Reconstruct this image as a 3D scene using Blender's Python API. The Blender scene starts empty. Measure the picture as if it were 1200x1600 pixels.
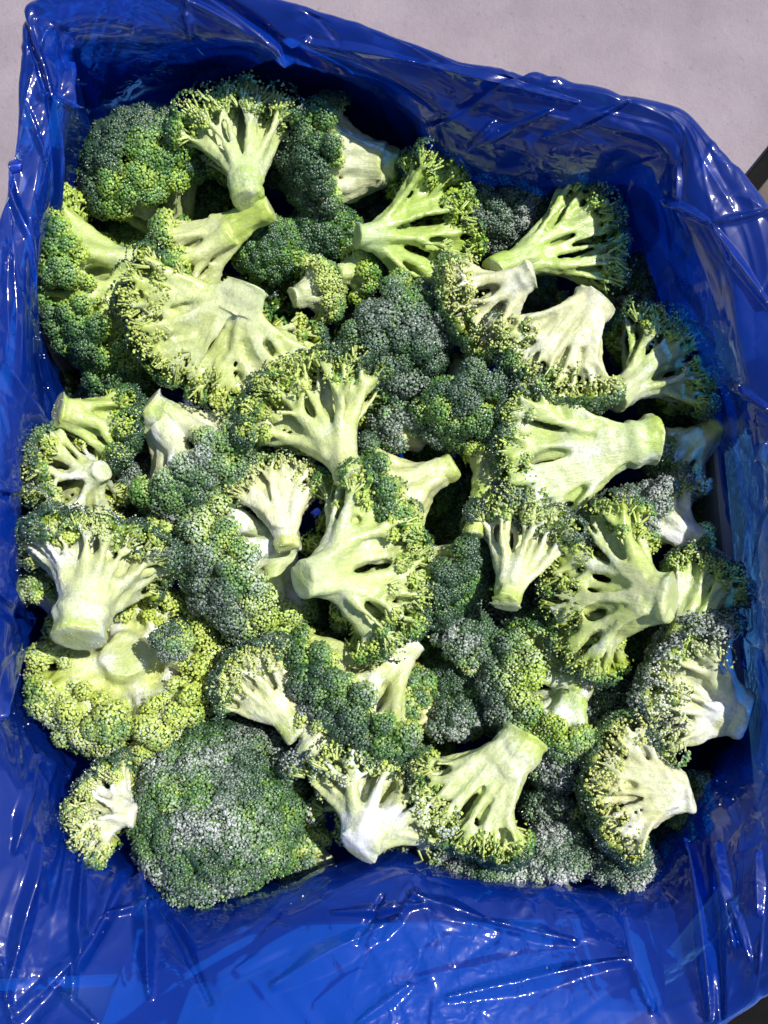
import bpy, math, time
import numpy as np
from mathutils import Vector, Matrix

T0 = time.time()
S = bpy.context.scene
COL = S.collection

# ------------------------------------------------------------------ camera
HFOV = math.radians(46.0)
CAM_H, TILT = 0.40, math.radians(8.0)
cam_pos = np.array([0.0, -CAM_H * math.tan(TILT), CAM_H])
cd = bpy.data.cameras.new("camera"); co = bpy.data.objects.new("camera", cd); COL.objects.link(co)
co.location = cam_pos; co.rotation_euler = (TILT, 0, 0)
cd.sensor_fit = 'HORIZONTAL'; cd.angle = HFOV; cd.clip_start = 0.01; cd.clip_end = 100
S.camera = co
FWD = np.array([0, math.sin(TILT), -math.cos(TILT)])
UP = np.array([0, math.cos(TILT), math.sin(TILT)])
TH = math.tan(HFOV / 2)

# ------------------------------------------------------------------ light
SUN_DIR = Vector((0.56, 0.20, 1.0)).normalized()          # towards the sun: high, off to the right of the box
w = bpy.data.worlds.new("World"); S.world = w; w.use_nodes = True
nt = w.node_tree; nt.nodes.clear()
sky = nt.nodes.new('ShaderNodeTexSky'); sky.sky_type = 'NISHITA'; sky.sun_disc = False
sky.sun_elevation = math.asin(SUN_DIR.z); sky.sun_rotation = math.atan2(SUN_DIR.x, SUN_DIR.y)
bg = nt.nodes.new('ShaderNodeBackground'); bg.inputs[1].default_value = 0.09
wo = nt.nodes.new('ShaderNodeOutputWorld')
nt.links.new(sky.outputs[0], bg.inputs[0]); nt.links.new(bg.outputs[0], wo.inputs[0])
sd = bpy.data.lights.new("sun", 'SUN'); sd.energy = 4.8; sd.angle = math.radians(0.6); sd.color = (1.0, 0.96, 0.9)
so = bpy.data.objects.new("sun", sd); COL.objects.link(so)
so.rotation_euler = SUN_DIR.to_track_quat('Z', 'Y').to_euler()
S.view_settings.view_transform = 'Standard'; S.view_settings.look = 'None'
S.view_settings.gamma = 1.0; S.view_settings.exposure = 0.12
S.cycles.transparent_max_bounces = 12; S.cycles.max_bounces = 5; S.cycles.diffuse_bounces = 2; S.cycles.glossy_bounces = 2
S.cycles.adaptive_threshold = 0.03
S.cycles.caustics_reflective = False; S.cycles.caustics_refractive = False


# ------------------------------------------------------------------ helpers
def at(px, py, z):
    """where the sight line through a photograph pixel meets the height z (metres)"""
    d = FWD + np.array([1, 0, 0]) * ((px - 600) / 600 * TH) + UP * (-(py - 800) / 600 * TH)
    return cam_pos + d * ((z - cam_pos[2]) / d[2])


def mm_per_px(p):
    return float(np.dot(p - cam_pos, FWD)) * TH / 600


def hash3(i, j, k, seed):
    n = (i.astype(np.int64) * 374761393 + j.astype(np.int64) * 668265263 + k.astype(np.int64) * 2147483647 + seed * 974711) & 0x7fffffff
    n = ((n ^ (n >> 13)) * 1274126177) & 0x7fffffff
    n = (n ^ (n >> 16)) & 0x7fffffff
    return (n % 100003) / 100003.0


def vnoise(P, scale, seed=0):
    """value noise, -1..1"""
    Q = np.asarray(P) * scale
    F = np.floor(Q); f = Q - F; f = f * f * (3 - 2 * f)
    I = F.astype(np.int64)
    r = 0
    for dx in (0, 1):
        for dy in (0, 1):
            for dz in (0, 1):
                wgt = (f[:, 0] if dx else 1 - f[:, 0]) * (f[:, 1] if dy else 1 - f[:, 1]) * (f[:, 2] if dz else 1 - f[:, 2])
                r = r + wgt * hash3(I[:, 0] + dx, I[:, 1] + dy, I[:, 2] + dz, seed)
    return r * 2 - 1


def sstep(a, b, x):
    t = np.clip((x - a) / (b - a), 0, 1)
    return t * t * (3 - 2 * t)


def mesh_np(name, V, F, mat, col=None, frost=None, smooth=True):
    """one mesh from arrays; F is an (n,3) or (n,4) array or a list of those"""
    me = bpy.data.meshes.new(name)
    Fs = F if isinstance(F, list) and isinstance(F[0], np.ndarray) else [F]
    Fs = [np.asarray(f, dtype=np.int32) for f in Fs if len(f)]
    loops = np.concatenate([f.ravel() for f in Fs])
    sizes = np.concatenate([np.full(len(f), f.shape[1], dtype=np.int32) for f in Fs])
    starts = np.concatenate([[0], np.cumsum(sizes)[:-1]]).astype(np.int32)
    me.vertices.add(len(V)); me.vertices.foreach_set('co', np.asarray(V, dtype=np.float32).ravel())
    me.loops.add(len(loops)); me.loops.foreach_set('vertex_index', loops)
    me.polygons.add(len(sizes)); me.polygons.foreach_set('loop_start', starts)
    me.polygons.foreach_set('use_smooth', np.full(len(sizes), smooth))
    me.update(calc_edges=True)
    if col is not None:
        a = me.attributes.new('col', 'FLOAT_COLOR', 'POINT')
        c4 = np.ones((len(V), 4), dtype=np.float32); c4[:, :3] = col
        a.data.foreach_set('color', c4.ravel())
    if frost is not None:
        a = me.attributes.new('frost', 'FLOAT', 'POINT')
        a.data.foreach_set('value', np.asarray(frost, dtype=np.float32))
    if mat is not None:
        me.materials.append(mat)
    return me


def link(name, data, parent=None, kind=None):
    o = bpy.data.objects.new(name, data); COL.objects.link(o)
    if parent is not None:
        o.parent = parent
    if kind:
        o['kind'] = kind
    return o


def tag(o, label, cat, group=None):
    o['label'] = label; o['category'] = cat
    if group:
        o['group'] = group


# ------------------------------------------------------------------ materials
def new_mat(name):
    m = bpy.data.materials.new(name); m.use_nodes = True
    m.node_tree.nodes.clear()
    return m, m.node_tree


def N(nt, typ, **kw):
    n = nt.nodes.new('ShaderNode' + typ)
    for k, v in kw.items():
        setattr(n, k, v)
    return n


def mathn(nt, op, a, b=None, clamp=False):
    n = N(nt, 'Math', operation=op); n.use_clamp = clamp
    for i, x in enumerate((a, b)):
        if x is None:
            continue
        if isinstance(x, (int, float)):
            n.inputs[i].default_value = x
        else:
            nt.links.new(x, n.inputs[i])
    return n.outputs[0]


def mixc(nt, fac, a, b, blend='MIX'):
    n = N(nt, 'Mix', data_type='RGBA', blend_type=blend)
    for s, x in ((n.inputs[0], fac), (n.inputs[6], a), (n.inputs[7], b)):
        if isinstance(x, (int, float)):
            s.default_value = x
        elif isinstance(x, tuple):
            s.default_value = (*x, 1)
        else:
            nt.links.new(x, s)
    return n.outputs[2]


def noise(nt, vec, scale, detail=3, rough=0.55, dist=0.0):
    n = N(nt, 'TexNoise'); n.inputs['Scale'].default_value = scale; n.inputs['Detail'].default_value = detail
    n.inputs['Roughness'].default_value = rough; n.inputs['Distortion'].default_value = dist
    nt.links.new(vec, n.inputs['Vector'])
    return n.outputs['Fac']


def mrange(nt, v, a, b, c=0.0, d=1.0):
    n = N(nt, 'MapRange'); n.inputs[1].default_value = a; n.inputs[2].default_value = b
    n.inputs[3].default_value = c; n.inputs[4].default_value = d
    nt.links.new(v, n.inputs[0])
    return n.outputs[0]


def broccoli_mat(name, bump_scale, bump_d, sss, rough, fmax=1.0, thr0=0.60, haze=0.03, streak=0.0):
    m, t = new_mat(name)
    out = N(t, 'OutputMaterial'); p = N(t, 'BsdfPrincipled')
    geo = N(t, 'NewGeometry').outputs['Position']
    ac = N(t, 'Attribute', attribute_name='col').outputs['Color']
    af = N(t, 'Attribute', attribute_name='frost').outputs['Fac']
    n1 = noise(t, geo, 900, 3)
    var = mrange(t, n1, 0.3, 0.7, 0.88, 1.12)
    comb = N(t, 'CombineColor')
    for i in range(3):
        t.links.new(var, comb.inputs[i])
    c = mixc(t, 1.0, ac, comb.outputs[0], 'MULTIPLY')
    if streak:
        mp = N(t, 'Mapping'); mp.inputs['Scale'].default_value = (750, 750, 90)
        t.links.new(N(t, 'TexCoord').outputs['Object'], mp.inputs[0])
        fib = noise(t, mp.outputs[0], 1.0, 3, 0.6, 0.4)
        c = mixc(t, mrange(t, fib, 0.56, 0.74, 0.0, 0.38), c, (0.70, 0.72, 0.52))
        c = mixc(t, mrange(t, fib, 0.46, 0.28, 0.0, 0.35), c, (0.26, 0.40, 0.05))
    n2 = noise(t, geo, 650, 5, 0.75)
    thr = mathn(t, 'SUBTRACT', thr0, mathn(t, 'MULTIPLY', af, 0.32))
    f = mathn(t, 'MULTIPLY', mathn(t, 'SUBTRACT', n2, thr), 7.0, clamp=True)
    f = mathn(t, 'MULTIPLY', f, mathn(t, 'MULTIPLY', af, fmax, clamp=True), clamp=True)
    f = mathn(t, 'ADD', f, mathn(t, 'MULTIPLY', af, haze), clamp=True)
    c = mixc(t, f, c, (0.80, 0.82, 0.83))
    t.links.new(c, p.inputs['Base Color'])
    r = mathn(t, 'ADD', mathn(t, 'MULTIPLY', f, 0.25), rough)
    t.links.new(r, p.inputs['Roughness'])
    p.inputs['Specular IOR Level'].default_value = 0.5
    p.inputs['Coat Weight'].default_value = 0.25; p.inputs['Coat Roughness'].default_value = 0.18
    p.inputs['Subsurface Weight'].default_value = sss
    p.inputs['Subsurface Radius'].default_value = (1.0, 0.9, 0.35)
    p.inputs['Subsurface Scale'].default_value = 0.0025
    b = N(t, 'Bump'); b.inputs['Strength'].default_value = 0.6; b.inputs['Distance'].default_value = bump_d
    h = mathn(t, 'ADD', noise(t, geo, bump_scale, 4, 0.65), mathn(t, 'MULTIPLY', f, 0.5))
    if streak:                                      # fibres running along the stalk
        h = mathn(t, 'ADD', h, mathn(t, 'MULTIPLY', fib, streak))
    t.links.new(h, b.inputs['Height']); t.links.new(b.outputs[0], p.inputs['Normal'])
    t.links.new(p.outputs[0], out.inputs[0])
    return m


M_STALK = broccoli_mat('broccoli_stalk', 620, 0.0004, 0.3, 0.30, 1.0, 0.60, 0.13, 1.6)
M_BUD = broccoli_mat('broccoli_bud', 1400, 0.0003, 0.0, 0.30, 0.95, 0.65, 0.05)


def frost_mat():
    m, t = new_mat('frost_crystal')
    out = N(t, 'OutputMaterial'); p = N(t, 'BsdfPrincipled')
    p.inputs['Base Color'].default_value = (0.8, 0.83, 0.86, 1); p.inputs['Roughness'].default_value = 0.2
    t.links.new(p.outputs[0], out.inputs[0])
    return m


M_FROST = frost_mat()


def film_mat():
    m, t = new_mat('blue_plastic_film')
    out = N(t, 'OutputMaterial')
    geo = N(t, 'NewGeometry').outputs['Position']
    # fine crinkle of thin polythene: stretched noise ridges
    mp = N(t, 'Mapping'); mp.inputs['Scale'].default_value = (1, 1, 1)
    t.links.new(geo, mp.inputs[0])
    # the folds are geometry; only a faint pucker is left to the bump
    patch = mrange(t, noise(t, geo, 16, 2), 0.48, 0.62, 0.0, 1.0)
    h = mathn(t, 'MULTIPLY', mathn(t, 'MULTIPLY', noise(t, geo, 120, 2, 0.5, 0.5), 0.0016), patch)
    b = N(t, 'Bump'); b.inputs['Strength'].default_value = 1.0; b.inputs['Distance'].default_value = 1.0
    t.links.new(h, b.inputs['Height'])
    tr = N(t, 'BsdfTransparent'); tr.inputs[0].default_value = (0.10, 0.41, 0.95, 1)
    df = N(t, 'BsdfDiffuse'); df.inputs['Color'].default_value = (0.003, 0.085, 0.92, 1)
    tl = N(t, 'BsdfTranslucent'); tl.inputs['Color'].default_value = (0.004, 0.15, 0.97, 1)
    t.links.new(b.outputs[0], df.inputs['Normal'])
    dt = N(t, 'MixShader'); dt.inputs[0].default_value = 0.5
    t.links.new(df.outputs[0], dt.inputs[1]); t.links.new(tl.outputs[0], dt.inputs[2])
    mx = N(t, 'MixShader'); mx.inputs[0].default_value = 0.35
    t.links.new(tr.outputs[0], mx.inputs[1]); t.links.new(dt.outputs[0], mx.inputs[2])
    gl = N(t, 'BsdfGlossy'); gl.inputs['Roughness'].default_value = 0.085; gl.inputs[0].default_value = (1, 1, 1, 1)
    t.links.new(b.outputs[0], gl.inputs['Normal'])
    fr = N(t, 'Fresnel'); fr.inputs[0].default_value = 1.5
    t.links.new(b.outputs[0], fr.inputs['Normal'])
    hz = N(t, 'BsdfGlossy'); hz.inputs['Roughness'].default_value = 0.42; hz.inputs[0].default_value = (0.8, 0.85, 1, 1)
    t.links.new(b.outputs[0], hz.inputs['Normal'])
    m1 = N(t, 'MixShader'); m1.inputs[0].default_value = 0.012
    t.links.new(mx.outputs[0], m1.inputs[1]); t.links.new(hz.outputs[0], m1.inputs[2])
    m2 = N(t, 'MixShader'); t.links.new(mathn(t, 'MULTIPLY', fr.outputs[0], 1.1, clamp=True), m2.inputs[0])
    t.links.new(m1.outputs[0], m2.inputs[1]); t.links.new(gl.outputs[0], m2.inputs[2])
    t.links.new(m2.outputs[0], out.inputs[0])
    return m


M_FILM = film_mat()


def simple_mat(name, c1, c2, scale, rough=0.8, bump=0.0005, bscale=400, spec=0.3):
    m, t = new_mat(name)
    out = N(t, 'OutputMaterial'); p = N(t, 'BsdfPrincipled')
    geo = N(t, 'NewGeometry').outputs['Position']
    n1 = noise(t, geo, scale, 6, 0.65)
    c = mixc(t, mrange(t, n1, 0.3, 0.7), c1, c2)
    n3 = noise(t, geo, scale * 22, 3, 0.6)
    c = mixc(t, mrange(t, n3, 0.62, 0.75, 0, 0.35), c, tuple(x * 0.6 for x in c1))
    t.links.new(c, p.inputs['Base Color'])
    p.inputs['Roughness'].default_value = rough; p.inputs['Specular IOR Level'].default_value = spec
    b = N(t, 'Bump'); b.inputs['Strength'].default_value = 0.7; b.inputs['Distance'].default_value = bump
    t.links.new(noise(t, geo, bscale, 6, 0.7), b.inputs['Height']); t.links.new(b.outputs[0], p.inputs['Normal'])
    t.links.new(p.outputs[0], out.inputs[0])
    return m


M_CONC = simple_mat('pale_concrete', (0.225, 0.188, 0.218), (0.335, 0.287, 0.322), 11, 0.85, 0.0012, 260)
M_BROWN = simple_mat('brown_stone', (0.085, 0.068, 0.056), (0.15, 0.12, 0.10), 30, 0.85, 0.001, 300)
M_BLACK = simple_mat('black_rubber', (0.004, 0.004, 0.004), (0.009, 0.008, 0.008), 40, 0.8, 0.0003, 500, 0.1)
M_CARD = simple_mat('grey_cardboard', (0.46, 0.44, 0.42), (0.55, 0.53, 0.50), 25, 0.85, 0.0003, 500)

# ------------------------------------------------------------------ ground
GZ = -0.175


def box_mesh(name, corners, z0, z1, mat, bev=0.0):
    import bmesh
    bm = bmesh.new()
    lo = [bm.verts.new((c[0], c[1], z0)) for c in corners]; hi = [bm.verts.new((c[0], c[1], z1)) for c in corners]
    n = len(corners)
    bm.faces.new(lo[::-1]); bm.faces.new(hi)
    for i in range(n):
        bm.faces.new((lo[i], lo[(i + 1) % n], hi[(i + 1) % n], hi[i]))
    bmesh.ops.recalc_face_normals(bm, faces=bm.faces[:])
    if bev:
        bmesh.ops.bevel(bm, geom=bm.edges[:], offset=bev, segments=2, affect='EDGES')
    me = bpy.data.meshes.new(name); bm.to_mesh(me); bm.free()
    me.materials.append(mat)
    return me


def build_ground():
    g = 6.0
    V = [(-g, -g, GZ), (g, -g, GZ), (g, g, GZ), (-g, g, GZ)]
    link('ground', mesh_np('ground', V, [[0, 1, 2, 3]], M_CONC, smooth=False), kind='structure')
    # darker stone paving beyond a black joint strip, running diagonally under the box
    a = at(1165, 276, GZ)[:2]; b = at(1200, 233, GZ)[:2]
    d = (b - a) / np.linalg.norm(b - a); nrm = np.array([d[1], -d[0]])
    wd = 0.0125
    p0, p1 = a - d * 0.25, a + d * 1.6
    q = [p0, p0 + nrm * wd, p1 + nrm * wd, p1]
    o = link('joint_strip', box_mesh('joint_strip', q, GZ + 0.001, GZ + 0.006, M_BLACK, 0.001))
    tag(o, 'thin black strip between the pale concrete and the brown paving', 'strip')
    m0, m1 = at(1030, 1440, GZ)[:2], at(1420, 1900, GZ)[:2]
    o = link('floor_mat', box_mesh('floor_mat', [(m0[0], m1[1]), (m1[0], m1[1]), (m1[0], m0[1]), (m0[0], m0[1])], GZ + 0.001, GZ + 0.009, M_BLACK, 0.003))
    tag(o, 'black mat showing past the near corner of the bag', 'mat')
    q = [p0 + nrm * wd, p0 + nrm * (wd + 1.5), p1 + nrm * (wd + 1.5), p1 + nrm * wd]
    o = link('pavement', box_mesh('pavement', q, GZ + 0.001, GZ + 0.0045, M_BROWN, 0.0005), kind='structure')


build_ground()


# ------------------------------------------------------------------ cardboard box under the bag
BOX_PX = [(66, 60), (230, -45), (1080, 168), (1180, 340), (1280, 1360), (1115, 1565), (-240, 1620)]


def build_box():
    zt = 0.036
    C = [at(px, py, zt)[:2] for px, py in BOX_PX]
    cen = sum(C) / len(C)
    root = link('cardboard_box', None)
    root.location = (cen[0], cen[1], GZ + 0.008)
    th = 0.0045
    inn = [c + (cen - c) / np.linalg.norm(cen - c) * th * 1.4 for c in C]
    inv = Matrix.Translation((-cen[0], -cen[1], -(GZ + 0.008)))
    for i in range(7):
        j = (i + 1) % 7
        me = box_mesh('wall_panel', [C[i], C[j], inn[j], inn[i]], GZ + 0.012, (-0.08, 0.016, -0.05, -0.02, -0.02, -0.004, 0.016)[i], M_CARD, 0.0006)
        me.transform(inv)
        link('wall_panel', me, root)
    import bmesh
    for quad in (((215, 1452, -14), (1030, 1432, -14), (1050, 1660, 22), (120, 1700, 24)),
                 ((1205, 640, -6), (1215, 1240, -12), (1320, 1260, 18), (1300, 660, 22))):
        bm = bmesh.new()
        f_ = bm.faces.new([bm.verts.new(at(a_, b_, c_ / 1000)) for a_, b_, c_ in quad])
        r_ = bmesh.ops.extrude_face_region(bm, geom=[f_])
        bmesh.ops.translate(bm, verts=[v for v in r_['geom'] if isinstance(v, bmesh.types.BMVert)], vec=(0, 0, -0.004))
        bmesh.ops.recalc_face_normals(bm, faces=bm.faces[:])
        me = bpy.data.meshes.new('flap'); bm.to_mesh(me); bm.free(); me.materials.append(M_CARD); me.transform(inv)
        link('flap', me, root)
    me = box_mesh('bottom_panel', C, GZ + 0.008, GZ + 0.0118, M_CARD); me.transform(inv)
    link('bottom_panel', me, root)
    tag(root, 'cardboard carton hidden under the blue bag, walls showing through the film', 'box')


build_box()

# ------------------------------------------------------------------ blue bag
ST = [  # recess, edge against the broccoli, middle of the wall, rim  (pixel, pixel, mm)
    ((215, 215, -70), (150, 112, 0), (112, 66, 36), (62, 20, 50)),
    ((290, 190, -70), (290, 108, 0), (270, 50, 38), (200, -25, 50)),
    ((420, 180, -70), (400, 106, 0), (400, 66, 38), (400, -2, 50)),
    ((520, 190, -65), (520, 132, 2), (520, 92, 38), (530, 30, 50)),
    ((610, 215, -60), (612, 172, 8), (620, 135, 38), (625, 62, 50)),
    ((700, 235, -55), (705, 240, 18), (720, 170, 38), (720, 98, 50)),
    ((820, 245, -50), (830, 268, 20), (830, 190, 42), (850, 128, 52)),
    ((930, 250, -50), (920, 275, 20), (950, 205, 45), (980, 157, 52)),
    ((1010, 290, -55), (985, 282, 16), (1040, 235, 44), (1065, 178, 52)),
    ((1050, 360, -60), (1022, 330, 12), (1060, 320, 42), (1115, 232, 52)),
    ((1080, 450, -60), (1052, 450, 5), (1125, 420, 40), (1175, 300, 50)),
    ((1100, 540, -60), (1100, 540, 5), (1150, 520, 38), (1225, 390, 48)),
    ((1135, 640, -60), (1135, 640, 0), (1175, 640, 35), (1280, 560, 48)),
    ((1140, 760, -60), (1130, 760, -15), (1190, 760, 30), (1300, 760, 48)),
    ((1160, 900, -60), (1150, 900, -15), (1195, 900, 30), (1310, 950, 48)),
    ((1175, 1030, -60), (1178, 1030, -10), (1210, 1050, 30), (1315, 1150, 48)),
    ((1170, 1150, -60), (1175, 1150, -5), (1215, 1200, 28), (1310, 1330, 46)),
    ((1110, 1240, -50), (1118, 1230, 0), (1175, 1350, 28), (1228, 1490, 42)),
    ((1060, 1370, -50), (1080, 1320, 0), (1125, 1470, 28), (1168, 1578, 40)),
    ((1000, 1410, -50), (1005, 1385, 0), (1030, 1500, 25), (1080, 1640, 42)),
    ((880, 1420, -50), (880, 1380, 2), (880, 1500, 25), (880, 1690, 45)),
    ((740, 1420, -50), (740, 1377, 4), (740, 1490, 25), (740, 1700, 45)),
    ((620, 1400, -50), (620, 1352, 6), (610, 1480, 25), (610, 1705, 45)),
    ((500, 1420, -50), (500, 1390, 4), (490, 1500, 25), (480, 1705, 45)),
    ((380, 1440, -50), (390, 1418, 0), (360, 1520, 25), (340, 1700, 45)),
    ((280, 1440, -50), (275, 1426, 0), (230, 1540, 25), (200, 1690, 45)),
    ((200, 1400, -50), (210, 1368, 0), (130, 1500, 25), (-40, 1670, 45)),
    ((130, 1330, -50), (118, 1305, -4), (60, 1420, 25), (-110, 1560, 45)),
    ((115, 1220, -50), (98, 1190, -12), (40, 1280, 25), (-120, 1350, 47)),
    ((75, 1100, -50), (38, 1085, -18), (5, 1130, 25), (-130, 1150, 48)),
    ((60, 980, -50), (28, 980, -20), (6, 980, 22), (-110, 950, 48)),
    ((60, 860, -50), (26, 860, -20), (8, 850, 22), (-95, 780, 48)),
    ((60, 760, -50), (20, 760, -18), (15, 740, 26), (-70, 650, 48)),
    ((85, 660, -50), (70, 680, 0), (30, 620, 28), (-40, 530, 48)),
    ((85, 560, -50), (70, 560, -10), (42, 500, 30), (-20, 430, 48)),
    ((90, 450, -50), (70, 450, -10), (60, 380, 34), (0, 335, 48)),
    ((130, 340, -55), (105, 320, -10), (85, 260, 36), (18, 220, 48)),
    ((165, 260, -60), (130, 200, -5), (103, 150, 38), (38, 100, 49)),
]


def catmull(P, t, periodic):
    """P (n, ...), t in index units"""
    n = len(P)
    i = np.floor(t).astype(int); f = (t - i)
    g = (lambda k: P[k % n]) if periodic else (lambda k: P[np.clip(k, 0, n - 1)])
    p0, p1, p2, p3 = g(i - 1), g(i), g(i + 1), g(i + 2)
    sh = (-1,) + (1,) * (P.ndim - 1)
    f = f.reshape(sh)
    m1, m2 = (p2 - p0) * 0.42, (p3 - p1) * 0.42
    f2, f3 = f * f, f * f * f
    return (2 * f3 - 3 * f2 + 1) * p1 + (f3 - 2 * f2 + f) * m1 + (-2 * f3 + 3 * f2) * p2 + (f3 - f2) * m2


def tri(x):
    """triangle wave -1..1"""
    return 2 * np.abs(2 * (x - np.floor(x + 0.5))) - 1


FOLDS = [
    (430, 1545, 620, 1440, 26, 5), (525, 1432, 660, 1415, 12, 3), (600, 1400, 560, 1480, 10, -2.5), (640, 1400, 760, 1440, 16, 3.5), (760, 1440, 900, 1470, 16, 3.5),
    (650, 1392, 600, 1470, 9, 3), (700, 1560, 960, 1500, 20, 4), (560, 1600, 640, 1540, 14, 3), (960, 1480, 1015, 1580, 11, 3.5), (975, 1465, 1000, 1530, 8, -2.5),
    (1085, 1320, 1110, 1590, 15, 6), (1107, 1320, 1132, 1590, 10, -4), (1128, 1320, 1152, 1480, 11, 5), (1150, 1410, 1175, 1500, 9, 3.5), (1185, 1330, 1190, 1430, 10, 3.5),
    (215, 1370, 235, 1560, 18, 6), (245, 1385, 330, 1570, 12, -3.5), (120, 1180, 145, 1300, 13, 5), (128, 1312, 115, 1560, 14, 5), (155, 1432, 262, 1402, 9, 3),
    (60, 1320, 10, 1560, 18, 5), (0, 1500, 20, 1600, 11, 3), (95, 1550, 150, 1600, 11, 3.5), (60, 1180, 20, 1330, 14, 4), (30, 960, 10, 1120, 12, 4),
    (60, 150, 105, 165, 9, 3.5), (100, 100, 105, 165, 7, 3), (20, 400, 15, 520, 9, 3.5), (0, 570, 75, 690, 12, 5), (75, 690, 0, 780, 9, -3), (40, 160, 75, 250, 7, 2.5),
    (310, 125, 480, 60, 16, 4), (290, 0, 300, 60, 9, 3), (480, 65, 640, 95, 13, 3), (640, 95, 900, 160, 13, 3), (730, 235, 770, 190, 8, 4), (730, 235, 860, 172, 10, 3.5),
    (850, 215, 980, 160, 11, 3), (1040, 310, 1110, 350, 10, 4.5), (1060, 310, 1060, 260, 7, 2.5), (1110, 350, 1200, 330, 8, 3.5), (1110, 350, 1200, 480, 12, 4.5),
    (985, 290, 1090, 590, 18, 4.5), (1090, 560, 1200, 640, 11, 3.5), (1005, 450, 1065, 525, 10, 3), (1185, 720, 1200, 690, 9, 3), (1170, 980, 1200, 1010, 10, 4), (1170, 980, 1182, 1045, 8, 3),
]


def build_bag():
    rng = np.random.default_rng(5)
    lv = []
    cen = at(600, 800, 0)
    for st in ST:
        pts = [at(px, py, z / 1000) for px, py, z in st]
        rim = pts[-1]
        out = rim - cen; out[2] = 0; out /= np.linalg.norm(out)
        pts[0] = pts[1] + out * 0.002; pts[0][2] = -0.055
        b0 = pts[0] + (cen - pts[0]) * 0.12; b0[2] = -0.105
        o1 = rim + out * 0.006 + np.array([0, 0, -0.012])
        o2 = rim + out * 0.009 + np.array([0, 0, -0.075])
        o3 = rim + out * 0.014 + np.array([0, 0, -0.15])
        lv.append([b0] + pts + [o1, o2, o3])
    P = np.array(lv)                                   # stations, levels, 3
    ns, nl = P.shape[:2]
    NU, NV = 1260, 205
    u = np.arange(NU) / NU * ns
    # spend the rows where the wall shows
    tv = np.interp(np.linspace(0, 1, NV), [0, 0.06, 0.17, 0.46, 0.80, 0.87, 0.94, 1.0], [0, 1, 2, 3, 4, 5, 6, nl - 1.001])
    G = catmull(P, u, True)                            # NU, levels, 3
    G = np.transpose(G, (1, 0, 2))
    G = catmull(G, tv, False)                          # NV, NU, 3
    # metric coordinates along the sheet
    rimrow = catmull(P[:, 3:4], u, True)[:, 0]
    s = np.concatenate([[0], np.cumsum(np.linalg.norm(np.diff(rimrow, axis=0), axis=1))])
    SS = np.broadcast_to(s, (NV, NU)); TV = np.broadcast_to(tv[:, None], (NV, NU))
    TT = np.interp(TV.ravel(), [0, 1, 2, 3, 4, 5, 6, 7], [0, .06, .10, .15, .20, .215, .28, .35]).reshape(NV, NU)
    per = s[-1] + (s[1] - s[0])
    # tangents and normals
    dU = np.roll(G, -4, axis=1) - np.roll(G, 4, axis=1); dU /= np.linalg.norm(dU, axis=2, keepdims=True) + 1e-9
    dV = np.gradient(G, axis=0); dV /= np.linalg.norm(dV, axis=2, keepdims=True) + 1e-9
    NN = np.cross(dU, dV); NN /= np.linalg.norm(NN, axis=2, keepdims=True) + 1e-9
    # make the normals point to the inside of the bag / up
    inward = cen - G
    sgn = np.sign((NN * (inward + np.array([0, 0, 0.3]))).sum(2, keepdims=True)); sgn[sgn == 0] = 1
    if np.median(sgn) < 0:
        NN = -NN
    H = np.zeros((NV, NU)); X = np.zeros((NV, NU))
    win = sstep(0.3, 1.3, TV) * (1 - 0.55 * sstep(4.2, 5.2, TV))
    # gathered folds that double the film over (deep blue streaks)
    for k in range(11):
        s0 = rng.uniform(0, per); t0 = rng.uniform(0.09, 0.2); ln = rng.uniform(0.03, 0.075)
        slope = rng.normal(0, 0.55); wd = rng.uniform(0.009, 0.024); B = rng.uniform(0.0012, 0.0035) * rng.choice([-1, 1])
        d = (SS - s0 - slope * (TT - t0) + per / 2) % per - per / 2
        fade = np.exp(-((TT - t0) / ln) ** 2)
        inside = np.abs(d) < wd / 2
        A = wd * rng.uniform(0.10, 0.27) * fade
        ph = 2 * np.pi * d / wd
        X += np.where(inside, -A * np.sin(ph), 0)
        H += np.where(inside, B * fade * np.sin(ph), 0)
    # long straight creases with sharp crests
    for k in range(280):
        s0 = rng.uniform(0, per); t0 = rng.uniform(0.07, 0.23)
        ang = rng.normal(math.pi / 2, 0.75); ln = rng.uniform(0.008, 0.05); wd = rng.uniform(0.0018, 0.007)
        amp = rng.uniform(0.0003, 0.0013) * (wd / 0.0045) ** 0.5 * rng.choice([-1, 1, 1])
        ds = (SS - s0 + per / 2) % per - per / 2; dt = TT - t0
        al = ds * math.cos(ang) + dt * math.sin(ang); ac = -ds * math.sin(ang) + dt * math.cos(ang)
        e = np.clip(1 - np.abs(al) / ln, 0, 1)
        wv = wd * (0.35 + 0.65 * e)
        H += amp * e * np.clip(1 - np.abs(ac) / wv, 0, 1) ** 1.3
    # the folds one can point to in the photograph: (from, to, half-width in pixels, height in mm)
    rel = G - cam_pos; dep = rel @ FWD
    PX = 600 + rel[..., 0] / dep / TH * 600; PY = 800 - (rel @ UP) / dep / TH * 600
    seen = (TV > 1.6) & (TV < 4.6)
    for x0, y0, x1, y1, wp, am in FOLDS:
        dx, dy = x1 - x0, y1 - y0; ll = dx * dx + dy * dy
        tt = ((PX - x0) * dx + (PY - y0) * dy) / ll
        dd = np.hypot(PX - x0 - np.clip(tt, 0, 1) * dx, PY - y0 - np.clip(tt, 0, 1) * dy)
        taper = np.clip(1.15 - np.abs(tt - 0.5) * 1.5, 0.25, 1)
        H += np.where(seen, am / 1000 * np.clip(1 - dd / (wp * taper), 0, 1) ** 1.15, 0)
    # facets: warped triangle waves
    ang_u = SS / per * 2 * np.pi; rad = per / (2 * np.pi)
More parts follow.
